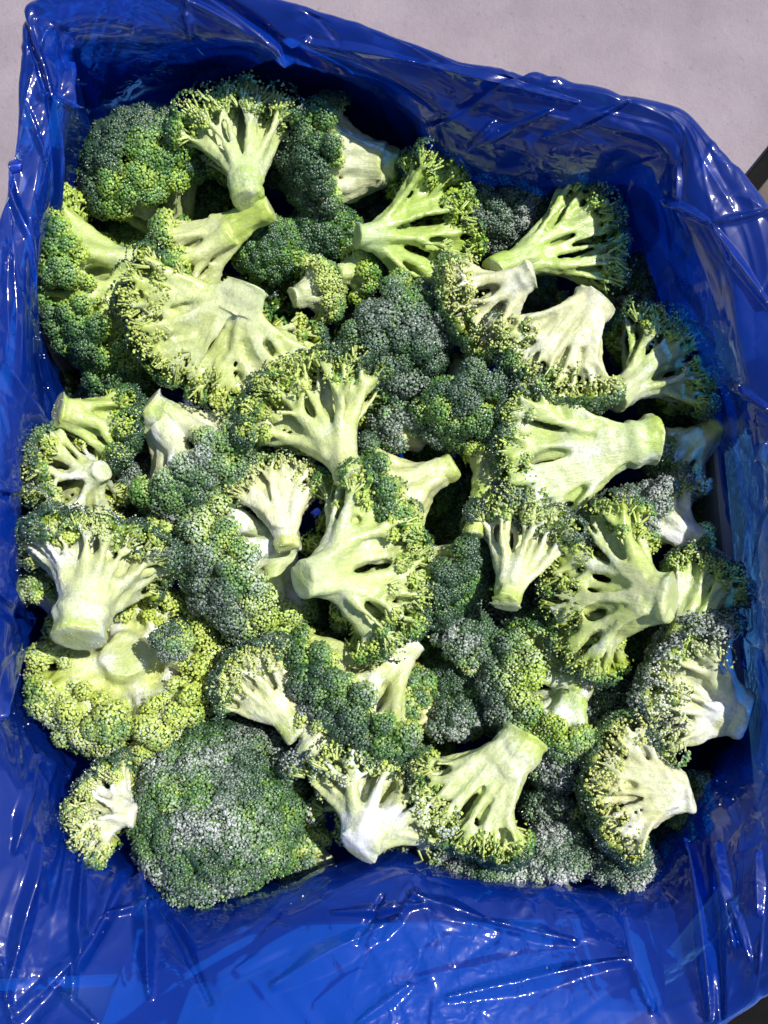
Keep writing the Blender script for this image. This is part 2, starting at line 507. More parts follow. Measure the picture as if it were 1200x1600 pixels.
    Q = np.stack([np.cos(ang_u) * rad, np.sin(ang_u) * rad, TT], 2).reshape(-1, 3)
    for sc, amp, sd in ((8, 0.0042, 3), (14, 0.0026, 41), (24, 0.0011, 9), (38, 0.0007, 57), (60, 0.0006, 17), (85, 0.0004, 71), (130, 0.0002, 93)):
        wz = vnoise(Q, sc * 0.30, sd) * 0.55 + vnoise(Q, sc * 0.7, sd + 1) * 0.10
        g = rng.normal(0, 1, 3) * np.array([1, 1, 0.8]); g /= np.linalg.norm(g)
        ph = Q @ g * sc * 0.6 + wz
        mod = 0.08 + 0.92 * sstep(-0.15, 0.55, vnoise(Q, max(9, sc * 0.30), sd + 2))
        H += (amp * tri(ph) * mod).reshape(NV, NU)
    G = G + NN * (H * win)[..., None] + dU * (X * win)[..., None]
    V = G.reshape(-1, 3)
    i = np.arange(NV - 1)[:, None] * NU; j = np.arange(NU)[None, :]; jn = (j + 1) % NU
    F = np.stack([i + j, i + jn, i + NU + jn, i + NU + j], 2).reshape(-1, 4)
    # floor of the bag
    c = len(V); V = np.vstack([V, V[:NU].mean(0)[None]])
    jj = np.arange(NU)
    T = np.stack([jj, np.full(NU, c), (jj + 1) % NU], 1)
    o = link('plastic_bag', mesh_np('plastic_bag', V, [F, T], M_FILM))
    tag(o, 'crumpled translucent blue plastic bag lining the box and folded over its rim', 'bag')
    # ice specks fallen on the film close to the broccoli
    TVf = TV.ravel(); vi = np.where((TVf > 1.5) & (TVf < 2.9))[0]; Vv = V[vi]
    wgt = np.clip(vnoise(Vv, 40, 5), 0, 1) ** 2 + 0.02
    pk = rng.choice(len(vi), 70, replace=False, p=wgt / wgt.sum())
    nn_ = NN.reshape(-1, 3)[vi][pk]
    sv, sf, _ = scatter(OCT_V, OCT_F, Vv[pk] + nn_ * 0.0002, nn_, rng.uniform(0.00015, 0.00045, len(pk)), rng)
    link('ice_specks', mesh_np('ice_specks', sv, sf, M_FROST, smooth=False), o, 'stuff')



# ------------------------------------------------------------------ broccoli
_TOPO = {}


def tube(path, rad, seg=8):
    """closed tube round a polyline; returns V, quads, tris"""
    n = len(path)
    if (n, seg) not in _TOPO:
        th = np.arange(seg) / seg * 2 * np.pi
        i = np.arange(n - 1)[:, None] * seg; j = np.arange(seg)[None]; jn = (j + 1) % seg
        Q = np.stack([i + j, i + jn, i + seg + jn, i + seg + j], 2).reshape(-1, 4)
        c0, c1 = n * seg, n * seg + 1; jj = np.arange(seg)
        T = np.vstack([np.stack([np.full(seg, c0), (jj + 1) % seg, jj], 1),
                       np.stack([np.full(seg, c1), (n - 1) * seg + jj, (n - 1) * seg + (jj + 1) % seg], 1)])
        _TOPO[(n, seg)] = (np.cos(th), np.sin(th), Q, T)
    ct, st, Q, T = _TOPO[(n, seg)]
    tg = np.empty((n, 3)); tg[0] = path[1] - path[0]; tg[-1] = path[-1] - path[-2]; tg[1:-1] = path[2:] - path[:-2]
    tg /= np.sqrt((tg * tg).sum(1))[:, None] + 1e-12
    x, y, z = tg[:, 0], tg[:, 1], tg[:, 2]
    a = np.empty((n, 3)); a[:, 0] = y * 0.38 - z * 0.87; a[:, 1] = z * 0.31 - x * 0.38; a[:, 2] = x * 0.87 - y * 0.31
    a /= np.sqrt((a * a).sum(1))[:, None] + 1e-12
    b = np.empty((n, 3)); b[:, 0] = y * a[:, 2] - z * a[:, 1]; b[:, 1] = z * a[:, 0] - x * a[:, 2]; b[:, 2] = x * a[:, 1] - y * a[:, 0]
    rad = np.asarray(rad)
    V = np.empty((n * seg + 2, 3))
    V[:-2] = (path[:, None] + rad[:, None, None] * (ct[None, :, None] * a[:, None] + st[None, :, None] * b[:, None])).reshape(-1, 3)
    V[-2] = path[0]; V[-1] = path[-1]
    return V, Q, T


def bez(p0, p1, p2, n):
    t = np.linspace(0, 1, n)[:, None]
    return (1 - t) ** 2 * p0 + 2 * t * (1 - t) * p1 + t * t * p2


def sphere_tpl(nr=4, ns=7):
    V = [(0, 0, 1)]
    for i in range(1, nr):
        a = math.pi * i / nr
        for j in range(ns):
            b = 2 * math.pi * (j + 0.5 * (i % 2)) / ns
            V.append((math.sin(a) * math.cos(b), math.sin(a) * math.sin(b), math.cos(a)))
    V.append((0, 0, -1)); V = np.array(V)
    F = []
    for j in range(ns):
        F.append((0, 1 + j, 1 + (j + 1) % ns))
        for i in range(nr - 2):
            a, b = 1 + i * ns + j, 1 + i * ns + (j + 1) % ns
            c, d = a + ns, b + ns
            F += [(a, c, d), (a, d, b)]
        k = 1 + (nr - 2) * ns
        F.append((len(V) - 1, k + (j + 1) % ns, k + j))
    return V, np.array(F)


SPH_V, SPH_F = sphere_tpl()
# a bud: a low six-sided cap, rounded by its normals, its foot sunk among its neighbours
BUD_V = np.array([(0, 0, 1.0)] + [(math.cos(_t * math.pi / 3), math.sin(_t * math.pi / 3), -0.12) for _t in range(6)])
BUD_F = np.array([(0, 1 + _j, 1 + (_j + 1) % 6) for _j in range(6)])
OCT_V = np.array([(1, 0, -.4), (-.5, .85, -.4), (-.5, -.85, -.4), (0, 0, 1.0)])
OCT_F = np.array([(0, 1, 3), (1, 2, 3), (2, 0, 3), (0, 2, 1)])


def frames(Nv):
    """rotation whose third column is each normal"""
    ref = np.where(np.abs(Nv[:, 2:3]) < 0.9, np.array([[0, 0, 1.0]]), np.array([[1.0, 0, 0]]))
    a = np.cross(ref, Nv); a /= np.linalg.norm(a, axis=1, keepdims=True)
    b = np.cross(Nv, a)
    return np.stack([a, b, Nv], 2)


def scatter(tplV, tplF, pos, nrm, size, rng):
    """copies of a template at points, returned as one V, F and the owner of each vertex"""
    n, k = len(pos), len(tplV)
    R = frames(nrm)
    sp = rng.uniform(0, 2 * np.pi, n)
    c, s_ = np.cos(sp), np.sin(sp)
    L = np.stack([tplV[:, 0][None] * c[:, None] - tplV[:, 1][None] * s_[:, None],
                  tplV[:, 0][None] * s_[:, None] + tplV[:, 1][None] * c[:, None],
                  np.broadcast_to(tplV[:, 2], (n, k))], 2) * size[:, None, None]
    V = np.einsum('nij,nkj->nki', R, L) + pos[:, None]
    F = (tplF[None] + (np.arange(n) * k)[:, None, None]).reshape(-1, tplF.shape[1])
    return V.reshape(-1, 3), F, np.repeat(np.arange(n), k)


def remesh(V, Fq, Ft, voxel, iters):
    me = mesh_np('tmp', V, [Fq, Ft], None)
    o = bpy.data.objects.new('tmp', me); COL.objects.link(o)
    m = o.modifiers.new('r', 'REMESH'); m.mode = 'VOXEL'; m.voxel_size = voxel
    if iters:
        sm = o.modifiers.new('s', 'SMOOTH'); sm.factor = 0.5; sm.iterations = iters
    dg = bpy.context.evaluated_depsgraph_get()
    ev = o.evaluated_get(dg)
    m2 = ev.to_mesh()
    nv, nf = len(m2.vertices), len(m2.polygons)
    co_ = np.empty(nv * 3, np.float32); m2.vertices.foreach_get('co', co_)
    no_ = np.empty(nv * 3, np.float32); m2.vertices.foreach_get('normal', no_)
    li = np.empty(len(m2.loops), np.int32); m2.loops.foreach_get('vertex_index', li)
    ev.to_mesh_clear()
    bpy.data.objects.remove(o); bpy.data.meshes.remove(me)
    return co_.reshape(-1, 3).astype(float), no_.reshape(-1, 3).astype(float), li.reshape(-1, 4)


PALE = np.array([0.54, 0.61, 0.27]); CREAM = np.array([0.75, 0.72, 0.58]); STEMG = np.array([0.36, 0.53, 0.06])
LIME = np.array([0.33, 0.51, 0.03]); YEL = np.array([0.64, 0.56, 0.08]); DARK = np.array([0.022, 0.070, 0.028]); MID = np.array([0.10, 0.25, 0.035])


def floret(spec):
    (cx, cy), Rpx, (sx, sy), dz = spec['c'], spec['R'], spec['s'], spec.get('dz', 0) / 1000
    seed = spec['seed']; rng = np.random.default_rng(seed)
    cut = spec.get('cut', None)                    # flat cut face towards the camera
    fy = spec.get('fy', 0.8); fx = spec.get('fx', 1.0)
    dark, yel, frost = spec.get('dark', 0.6), spec.get('yel', 0.2), min(0.85, spec.get('frost', 0.35) * 1.05)
    cream = spec.get('cream', 0.3)
    ztop = spec.get('z', 0) / 1000
    c0 = at(cx, cy, ztop); k = mm_per_px(c0)
    R = Rpx * k * spec.get('g', 1.10)
    flat = (sx - cx) ** 2 + (sy - cy) ** 2
    zc = ztop - (R * 0.12 if cut is not None else R * (0.75 * fy + 0.12))
    if abs(dz) > 0.7 * R and dz < 0 and flat * k * k < R * R:
        zc = ztop - R * 0.95
    C = at(cx, cy, zc); B = at(sx, sy, zc + dz)
    ax = C - B; L = float(np.linalg.norm(ax)); ax /= L
    side = math.hypot(ax[0], ax[1]) * L > 0.75 * R
    fan = spec.get('fan', 0.55 if cut is not None else (0.4 if side else 0.0))
    if fan:                                         # an umbrella of branches rather than a ball on a stick
        apex = C + ax * R * 0.9
        R = R * (1 + fan * 0.62)
        C = apex - ax * R * 0.92
        L = float((C - B) @ ax)
    Lmin = R * (0.30 if fan else 0.5)
    if L < Lmin:
        L = Lmin; B = C - ax * L
    view = cam_pos - C; view /= np.linalg.norm(view)
    yv = view - ax * float(view @ ax)
    if np.linalg.norm(yv) < 0.15:
        yv = np.array([0, 1, 0]) - ax * ax[1]
    yv /= np.linalg.norm(yv); xv = np.cross(yv, ax)
    M3 = np.stack([xv, yv, ax], 1)                  # local -> world
    viewl = M3.T @ view
    rs = spec.get('rs', Rpx * 0.26) * 0.92 * k             # stalk radius
    cutd = None if cut is None else cut * R
    cc = np.array([0, 0, L])
    # ---- bud clusters over the crown
    thm = math.radians(spec.get('th', 100) * (1 - 0.42 * fan))
    lr = min(max(R * 0.19, 0.0038), 0.0060) * spec.get('ls', 1.0)
    rc = max(R - lr * 0.8, R * 0.5)
    nl = int(max(9, 2 * math.pi * (1 - math.cos(thm)) * rc * rc * fx * (0.5 + 0.5 * fy) / (math.pi * (lr * spec.get('pack', 0.76)) ** 2)))
    g = (np.arange(nl) + 0.5) / nl
    pol = np.arccos(1 - g * (1 - math.cos(thm))); az = np.arange(nl) * 2.39996 + rng.uniform(0, 6)
    pol = pol + rng.normal(0, 0.06, nl); az = az + rng.normal(0, 0.10, nl)
    D = np.stack([np.sin(pol) * np.cos(az), np.sin(pol) * np.sin(az), np.cos(pol)], 1)

    def kmeans(X, kk):
        ce = X[rng.choice(len(X), kk, replace=False)] if len(X) > kk else X.copy()
        for _ in range(6):
            lb = np.argmin(((X[:, None] - ce[None]) ** 2).sum(2), 1)
            for q in range(len(ce)):
                if (lb == q).any():
                    ce[q] = X[lb == q].mean(0)
        return lb, len(ce)
    npri = int(max(4, min(10, nl // 6))) + (5 if cut is not None else 2 if fan else 0)
    lab, npri = kmeans(D, npri)
    gtone = rng.normal(0, 0.28, npri); grad = 1 + rng.normal(0, spec.get('lump', 0.045), npri)
    rj = grad[lab] + rng.normal(0, 0.022, nl)
    LC = cc + D * (rc * rj)[:, None] * np.array([fx, fy, spec.get('fz', 0.9 if fan else 0.85)])
    LR = lr * rng.uniform(0.8, 1.2, nl)
    inner = np.zeros(nl, bool)
    if fan:                                         # younger, lighter clusters lower on the branches
        n2_ = int(nl * spec.get('inn', 0.85 if cut is None else 0.5)); pk = rng.choice(nl, n2_, replace=False)
        D2 = D[pk] + rng.normal(0, 0.10, (n2_, 3)); D2 /= np.linalg.norm(D2, axis=1, keepdims=True)
        LC2 = cc + D2 * (rc * rng.uniform(0.66, 0.86, n2_))[:, None] * np.array([fx, fy, spec.get('fz', 0.9)])
        LC = np.vstack([LC, LC2]); LR = np.concatenate([LR, lr * rng.uniform(0.5, 0.8, n2_)]); D = np.vstack([D, D2])
        lab = np.concatenate([lab, lab[pk]]); inner = np.concatenate([inner, np.ones(n2_, bool)]); nl = len(LC)
    keep = np.ones(nl, bool)
    if cutd is not None:
        keep = LC[:, 1] < cutd + LR * 0.25
    gap = spec.get('gap', 0.0)
    keep &= (rng.uniform(0, 1, npri) > gap * 0.6)[lab] & (rng.uniform(0, 1, nl) > gap * 0.4)
    LC, LR, D, lab, inner = LC[keep], LR[keep], D[keep], lab[keep], inner[keep]; nl = len(LC)
    # ---- stalk and branches
    Vs, Qs, Ts = [], [], []; off = 0

    def add(path, rad, seg=8):
        nonlocal off
        v, q, t_ = tube(path, rad, seg)
        Vs.append(v); Qs.append(q + off); Ts.append(t_ + off); off += len(v)
    h0 = L * spec.get('h0', 0.40) + (0.10 * R if fan else 0)
    bend = rng.normal(0, rs * 0.15, 3); bend[2] = 0
    nst = 7
    pth = bez(np.zeros(3), np.array([0, 0, h0 * 0.5]) + bend, np.array([0, 0, h0 * 1.2]), nst)
    oval = 1 + 0.08 * rng.normal(0, 1, nst)
    add(pth, rs * np.linspace(1.0, 0.9, nst) * oval, 14)
    brf = spec.get('br', 0.52) * (1.0 if cut is None else 0.66)
    for q in range(npri):
        idx = np.where(lab == q)[0]
        if not len(idx):
            continue
        tgt = LC[idx].mean(0)
        rad_dir = np.array([tgt[0], tgt[1], 0]); rn = np.linalg.norm(rad_dir) + 1e-9
        st = np.array([0, 0, h0 * rng.uniform(0.45, 1.1)]) + rad_dir / rn * min(rs * 0.55, rn * 0.5)
        pe = st + (tgt - st) * rng.uniform(0.42, 0.56)
        mid = st + (pe - st) * 0.5 + np.array([0, 0, 0.10 * L]) * rng.uniform(-0.2, 1.0) - rad_dir * 0.05
        r1 = max(rs * brf * rng.uniform(0.72, 1.2) * min(1.25, (len(idx) / 7) ** 0.35), 0.0019)
        add(bez(st, mid, pe, 6), np.linspace(r1 * 1.2, r1 * 0.82, 6), 9)
        sub, nsb = kmeans(LC[idx], max(1, int(round(len(idx) / 3))))
        for w_ in range(nsb):
            id2 = idx[sub == w_]
            if not len(id2):
                continue
            t2 = LC[id2].mean(0)
            s2 = pe + (st - pe) * rng.uniform(0.0, 0.4)
            e2 = s2 + (t2 - s2) * rng.uniform(0.5, 0.68)
            r2 = max(r1 * 0.62 * rng.uniform(0.8, 1.2), 0.0014)
            add(bez(s2, (s2 + e2) / 2 + rng.normal(0, 0.0008, 3), e2, 5), np.linspace(r2 * 1.15, r2 * 0.85, 5), 7)
            for i in id2:
                e = LC[i] - D[i] * LR[i] * 0.2
                r3 = max(r2 * 0.62 * rng.uniform(0.85, 1.2), 0.00105)
                add(bez(e2 + (s2 - e2) * rng.uniform(0, 0.3), (e2 + e) / 2 + rng.normal(0, 0.0007, 3), e, 4), np.linspace(r3 * 1.1, r3, 4), 6)
    if cutd is not None or fan > 0.25:              # branches on the near side, fanning out to the rim in two layers
        fzz = spec.get('fz', 0.9)
        ytop = cutd if cutd is not None and cutd < rs * 1.1 else rs * 0.45
        for layer in (0, 1):
            nm = int(rng.integers(6, 9)); phm = np.linspace(-thm, thm, nm) + rng.normal(0, 0.07, nm)
            yc = ytop - layer * 0.0042
            mids = []
            for ph_ in phm:
                dr = np.array([math.sin(ph_) * fx, 0, math.cos(ph_) * fzz])
                r_a = rs * rng.uniform(0.17, 0.30) * (1 + 0.3 * layer); r_b = max(r_a * 0.55, 0.0011)
                y_ = yc - r_b * rng.uniform(0.2, 2.2)
                p0 = np.array([math.sin(ph_) * rs * 0.6, min(y_, yc - r_a * 0.3), h0 * rng.uniform(0.6, 1.0)])
                p2 = cc + dr * rc * rng.uniform(0.55, 0.68); p2[1] = y_
                p1 = (p0 + p2) / 2 + np.array([0, 0, 0.06 * R]); p1[1] = y_
                if rng.uniform() < gap * 0.5:
                    continue
                pt = bez(p0, p1, p2, 7); mids.append((ph_, pt)); add(pt, np.linspace(r_a, r_b, 7), 8)
            ntip = int(2 * thm * rc * (fx + 1) / 2 / 0.0036)
            for ph_ in np.linspace(-thm, thm, ntip) + rng.normal(0, 0.03, ntip):
                if not mids or rng.uniform() < 0.12:
                    continue
                j = int(np.argmin([abs(ph_ - m_[0]) for m_ in mids]))
                o0 = mids[j][1][int(rng.integers(3, 7))]
                tip = cc + np.array([math.sin(ph_) * fx, 0, math.cos(ph_) * fzz]) * rc * rng.uniform(0.86, 1.02)
                tip[1] = yc - 0.0012 + rng.normal(0, 0.0012)
                md = (o0 + tip) / 2 + rng.normal(0, 0.0008, 3)
                add(bez(o0, md, tip, 5), np.linspace(0.00105, 0.00072, 5) * (1 + 0.3 * layer), 6)
    for i in range(nl):                             # flesh inside each cluster
        if cutd is not None and LC[i][1] > cutd - LR[i] * 0.6:
            continue
        v = SPH_V * LR[i] * (0.5 if cut is None else 0.36) + LC[i] - D[i] * LR[i] * 0.2
        Vs.append(v); Ts.append(SPH_F + off); off += len(v)
    SV, SN, SF = remesh(np.vstack(Vs), np.vstack(Qs), np.vstack(Ts), max(0.00110, R / 32) * (1.3 if ztop < -0.009 else 1.0), 2)
    # lumpy skin, grooves along the stalk
    lump = vnoise(SV, 260, seed) * 0.00045 + vnoise(SV, 700, seed + 1) * 0.00022
    angs = np.arctan2(SV[:, 1], SV[:, 0]); lowz = 1 - sstep(h0 * 0.6, h0 * 1.4, SV[:, 2])
    lump += np.sin(angs * 5 + seed) * rs * 0.035 * lowz
    tilt = np.array([rng.normal(0, 0.18), rng.normal(0, 0.18)])
    endz = SV[:, 0] * tilt[0] + SV[:, 1] * tilt[1]
    isend = (SV[:, 2] < endz + rs * 0.06 + 0.0004) & (np.hypot(SV[:, 0], SV[:, 1]) < rs * 1.25)
    SV = SV + SN * lump[:, None] * np.where(isend, 0.25, 1)[:, None]
    SV[:, 2] = np.where(SV[:, 2] < endz, endz + 0.12 * (SV[:, 2] - endz), SV[:, 2])
    # colour: pale stem, greener towards the buds, cream where it was cut
    rr = np.linalg.norm((SV - cc) / np.array([fx, fy, 0.9]), axis=1) / R
    up = sstep(h0 * 0.25, L + R * 0.15, SV[:, 2] + np.hypot(SV[:, 0], SV[:, 1]) * 0.55)
    n1 = vnoise(SV, 120, seed + 3); n2 = vnoise(SV, 330, seed + 4)
    tcol = np.clip(up * 1.3 - 0.06 + 0.25 * n1, 0, 1)[:, None]
    base = (PALE * (1 - cream) + CREAM * cream) * np.array([rng.uniform(0.86, 1.04), rng.uniform(0.96, 1.04), rng.uniform(0.75, 1.1)])
    top = (STEMG * (1 - yel) + YEL * 0.9 * yel) * (1 - 0.55 * cream) + CREAM * 0.55 * cream
    col = base * (1 - tcol) + (top * 0.75 + base * 0.25) * tcol
    deep = sstep(0.58, 0.92, rr)[:, None]
    bt = LIME * (1 - 0.72 * yel) + YEL * 0.72 * yel
    col = col * (1 - deep * 0.8) + bt * deep * 0.8
    fr = np.full(len(SV), frost) * (0.8 + 1.0 * n1)
    if isend.any():
        rin = np.hypot(SV[:, 0], SV[:, 1]) / rs
        f = (isend * (0.75 + 0.2 * n2)).clip(0, 1)[:, None]
        ring = sstep(0.55, 0.68, rin)[:, None] * (1 - sstep(0.78, 0.88, rin))[:, None]; rind = sstep(0.86, 0.96, rin)[:, None]
        ec = np.array([0.46, 0.55, 0.18]) * (1 - ring) + np.array([0.62, 0.64, 0.42]) * ring
        ec = ec * (1 - rind) + np.array([0.30, 0.42, 0.10]) * rind
        col = col * (1 - f) + (ec * (1 - 0.5 * cream) + CREAM * 0.5 * cream) * f
    if cutd is not None:
        cp = cutd + vnoise(SV, 60, seed + 7) * 0.0012 + (SV[:, 2] - L * 0.5) * spec.get('cs', 0.0)
        over = SV[:, 1] - cp
        hit = over > 0
        SV[:, 1] = np.where(hit, cp + over * (0.10 + 0.55 * sstep(0.30, 0.75, rr)) + vnoise(SV, 420, seed + 8) * 0.00035, SV[:, 1])
        f = (sstep(-0.0006, 0.0006, over) * 0.6 * (1 - sstep(0.35, 0.8, rr)))[:, None]
        face = (CREAM * 0.45 + PALE * 0.55) * (1 - 0.5 * deep) + (YEL * 0.6 + PALE * 0.4) * 0.5 * deep
        col = col * (1 - f) + face * f
    n3 = vnoise(SV, 45, seed + 5); stripe = vnoise(np.stack([angs * 2.2, angs * 0 + 3.3, SV[:, 2] * 60], 1), 1.0, seed + 6)
    col = col * (1 + 0.06 * n2 + 0.10 * stripe * (1 - deep[:, 0]))[:, None]
    mm = (sstep(0.0, 0.8, n3) * 0.35 * (1 - cream))[:, None]
    col = col * (1 - mm) + STEMG * 1.1 * mm
    # ---- the thing
    name = spec.get('name', 'broccoli_floret')
    root = link(name, None); root.empty_display_size = 0.01
    root.matrix_world = Matrix.LocRotScale(Vector(B), Matrix(M3.tolist()).to_quaternion(), None)
    tag(root, spec['label'], spec.get('cat', 'broccoli'), 'frozen broccoli florets heaped in the bag')
    back = SN @ viewl < -0.45
    SF = SF[~back[SF].all(1)]
    used = np.unique(SF); remap = np.full(len(SV), -1); remap[used] = np.arange(len(used))
    SF = remap[SF]; SV, SN, col, fr = SV[used], SN[used], col[used], fr[used]
    link('stalk', mesh_np('stalk', SV, SF, M_STALK, np.clip(col, 0.005, 0.9), np.clip(fr, 0, 1)), root)
    allp, alln = [], []
    # ---- buds
    rimd = spec.get('rim', 0.40)
    br0 = spec.get('bead', 0.00065 if ztop > -0.009 else 0.00080)
    light = bt * (1 - 0.18 * cream) + CREAM * 0.18 * cream
    cdist = np.linalg.norm(LC[:, None] - LC[None], axis=2)
    for grp in range(npri):
        members = np.where(lab == grp)[0]
        parts_v, parts_f, parts_c, parts_r = [], [], [], []; o_ = 0
        for i in members:
            n = int(5.2 * LR[i] ** 2 / (br0 ** 2 * 2.15))
            gi = (np.arange(n) + 0.5) / n
            po = np.arccos(1 - gi * (1 - math.cos(math.radians(118)))); a2 = np.arange(n) * 2.39996
            po = po + rng.normal(0, 0.05, n); a2 = a2 + rng.normal(0, 0.08, n)
            dl = np.stack([np.sin(po) * np.cos(a2), np.sin(po) * np.sin(a2), np.cos(po)], 1)
            fr_ = frames(D[i][None])[0]
            nd = dl @ fr_.T
            rad = LR[i] * (1 + rng.normal(0, 0.05, n))
            pos = LC[i] + nd * rad[:, None]
            ok = nd @ viewl > (0.05 if inner[i] else -0.08)
            for j in np.where(cdist[i] < LR[i] + LR)[0]:
                if j != i:
                    ok &= ((pos - LC[j]) ** 2).sum(1) > (LR[j] * 0.95) ** 2
            if cutd is not None:
                cpl = cutd + (pos[:, 2] - L * 0.5) * spec.get('cs', 0.0)
                ok &= pos[:, 1] < cpl + 0.0006
            ok &= rng.uniform(0, 1, n) > sstep(1.4, 2.1, po) * 0.6      # frayed hem
            out = np.cos(po)
            pos, nd, out = pos[ok], nd[ok], out[ok]
            ncr = 0
            if cutd is not None and abs(LC[i][1] - cutd) < LR[i] * 1.25:  # crumbs of bud on the cut face
                m = int(rng.integers(16, 28) * (0.6 if inner[i] else 1))
                q = rng.normal(0, 1, (m, 3)); q /= np.linalg.norm(q, axis=1, keepdims=True); q = LC[i] + q * LR[i] * (0.95 * rng.uniform(0, 1, (m, 1)) ** 0.5)
                q[:, 1] = cutd + (q[:, 2] - L * 0.5) * spec.get('cs', 0.0) + rng.normal(-0.0003, 0.0006, m)
                qn = rng.normal(0, 0.6, (m, 3)) + np.array([0, 1.0, 0]); qn /= np.linalg.norm(qn, axis=1, keepdims=True)
                pos = np.vstack([pos, q]); nd = np.vstack([nd, qn])
                out = np.concatenate([out, rng.uniform(-1.5, 0.7, m)]); ncr = m
            if len(pos) < 3:
                continue
            nn = vnoise(pos, 90, seed + 12) * 0.6 + vnoise(pos, 300, seed + 13) * 0.4
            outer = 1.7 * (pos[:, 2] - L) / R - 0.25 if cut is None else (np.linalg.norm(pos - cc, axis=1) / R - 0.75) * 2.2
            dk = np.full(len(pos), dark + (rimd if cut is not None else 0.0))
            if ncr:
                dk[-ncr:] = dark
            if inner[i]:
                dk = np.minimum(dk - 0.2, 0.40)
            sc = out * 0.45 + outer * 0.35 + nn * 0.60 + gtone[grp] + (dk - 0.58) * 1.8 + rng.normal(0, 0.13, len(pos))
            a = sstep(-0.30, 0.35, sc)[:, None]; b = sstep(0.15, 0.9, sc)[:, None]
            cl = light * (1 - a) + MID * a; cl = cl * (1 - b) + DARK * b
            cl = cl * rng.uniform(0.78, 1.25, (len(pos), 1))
            size = br0 * 1.22 * rng.uniform(0.6, 1.25, len(pos)) * (1 + 0.22 * nn)
            if ncr:
                size[-ncr:] *= rng.uniform(0.45, 0.9, ncr)
                cm = rng.uniform(0, 0.3, (ncr, 1)); cl[-ncr:] = cl[-ncr:] * (1 - cm) + (PALE * 0.7 + YEL * 0.3) * cm
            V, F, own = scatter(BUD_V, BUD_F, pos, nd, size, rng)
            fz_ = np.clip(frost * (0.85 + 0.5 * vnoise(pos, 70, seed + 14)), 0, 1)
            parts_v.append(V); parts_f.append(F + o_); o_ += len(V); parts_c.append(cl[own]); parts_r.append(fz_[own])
            # short stems under the hem
            m = 9 if D[i] @ viewl < 0.35 else 1
            pa = rng.uniform(0.9, 2.0, m); aa = rng.uniform(0, 6.28, m)
            dd = np.stack([np.sin(pa) * np.cos(aa), np.sin(pa) * np.sin(aa), np.cos(pa)], 1) @ fr_.T
            tip = LC[i] + dd * LR[i] * rng.uniform(0.7, 0.95, (m, 1)); rt = LC[i] - D[i] * LR[i] * 0.8 + dd * LR[i] * 0.2
            if cutd is not None:
                sel = tip[:, 1] < cutd + 0.0005; tip, rt = tip[sel], rt[sel]
            m = len(tip)
            if m:
                tg = tip - rt; tg /= np.linalg.norm(tg, axis=1, keepdims=True); fm = frames(tg)
                ring = np.array([(1, 0, 0), (0, 1, 0), (-1, 0, 0), (0, -1, 0)]) * 0.00055
                rg = np.einsum('nij,kj->nki', fm, ring)
                v = np.concatenate([rt[:, None] + rg * 1.1, tip[:, None] + rg * 0.9, tip[:, None] + tg[:, None] * 0.0005], 1)
                tp = np.array([(a_, b_, c_) for k_ in range(4) for a_, b_, c_ in ((k_, (k_ + 1) % 4, 4 + (k_ + 1) % 4), (k_, 4 + (k_ + 1) % 4, 4 + k_), (4 + k_, 4 + (k_ + 1) % 4, 8))])
                parts_v.append(v.reshape(-1, 3)); parts_f.append((tp[None] + (np.arange(m) * 9)[:, None, None]).reshape(-1, 3) + o_); o_ += m * 9
                parts_c.append(np.repeat((bt * 0.6 + base * 0.4) * rng.uniform(0.75, 1.2, (m, 1)), 9, axis=0)); parts_r.append(np.full(m * 9, frost * 0.5))
            # flesh just below the buds so that no daylight shows between them
            allp.append(pos + nd * br0 * 0.8); alln.append(nd)
            if cutd is not None and LC[i][1] > cutd - LR[i] * 0.9:
                continue
            kc = 0.84
            v = SPH_V * LR[i] * kc * (1 + 0.06 * rng.normal(0, 1, (len(SPH_V), 1))) + LC[i]
            cosb = ((v - LC[i]) / LR[i]) @ D[i]
            v = v + D[i][None] * (LR[i] * np.clip(-cosb, 0, 1) * 0.8)[:, None]
            ca = sstep(-0.1, 0.5, cosb)[:, None]
            cc_ = (bt * 0.8) * (1 - ca) + MID * 0.7 * ca
            if cutd is not None:
                cpl = cutd + (v[:, 2] - L * 0.5) * spec.get('cs', 0.0) - 0.0012
                hit = v[:, 1] > cpl
                v[:, 1] = np.where(hit, cpl + (v[:, 1] - cpl) * 0.15, v[:, 1])
                cc_ = np.where(hit[:, None], bt * 0.7 + PALE * 0.3, cc_)
            parts_v.append(v); parts_f.append(SPH_F + o_); o_ += len(v)
            parts_c.append(cc_); parts_r.append(np.full(len(v), frost * 0.6))
        if parts_v:
            me = mesh_np('bud_cluster', np.vstack(parts_v), np.vstack(parts_f), M_BUD, np.clip(np.vstack(parts_c), 0.004, 0.9), np.clip(np.concatenate(parts_r), 0, 1))
            link('bud_cluster', me, root, 'stuff')
    # ---- grains of frost lying on it
    nf = int(spec.get('grains', 250 + 1900 * frost))
    vis = np.where(SN @ viewl > 0.1)[0]
    P_ = np.vstack(allp + [SV[rng.choice(vis, min(len(vis), 400))]]) if len(vis) else np.vstack(allp)
    Nn = np.vstack(alln + [SN[rng.choice(vis, min(len(vis), 400))]]) if len(vis) else np.vstack(alln)
    clump = vnoise(P_, 140, seed + 20) + rng.normal(0, 0.35, len(P_))
    pick = np.argsort(-clump)[:nf * 2]
    pick = rng.choice(pick, min(nf, len(pick)), replace=False)
    V, F, _ = scatter(OCT_V, OCT_F, P_[pick], Nn[pick], rng.uniform(0.00012, 0.00034, len(pick)), rng)
    link('frost', mesh_np('frost', V, F, M_FROST, smooth=False), root, 'stuff')
    DIM[root.name] = (L, R)
    return root


DIM = {}
build_bag()
SPECS = []


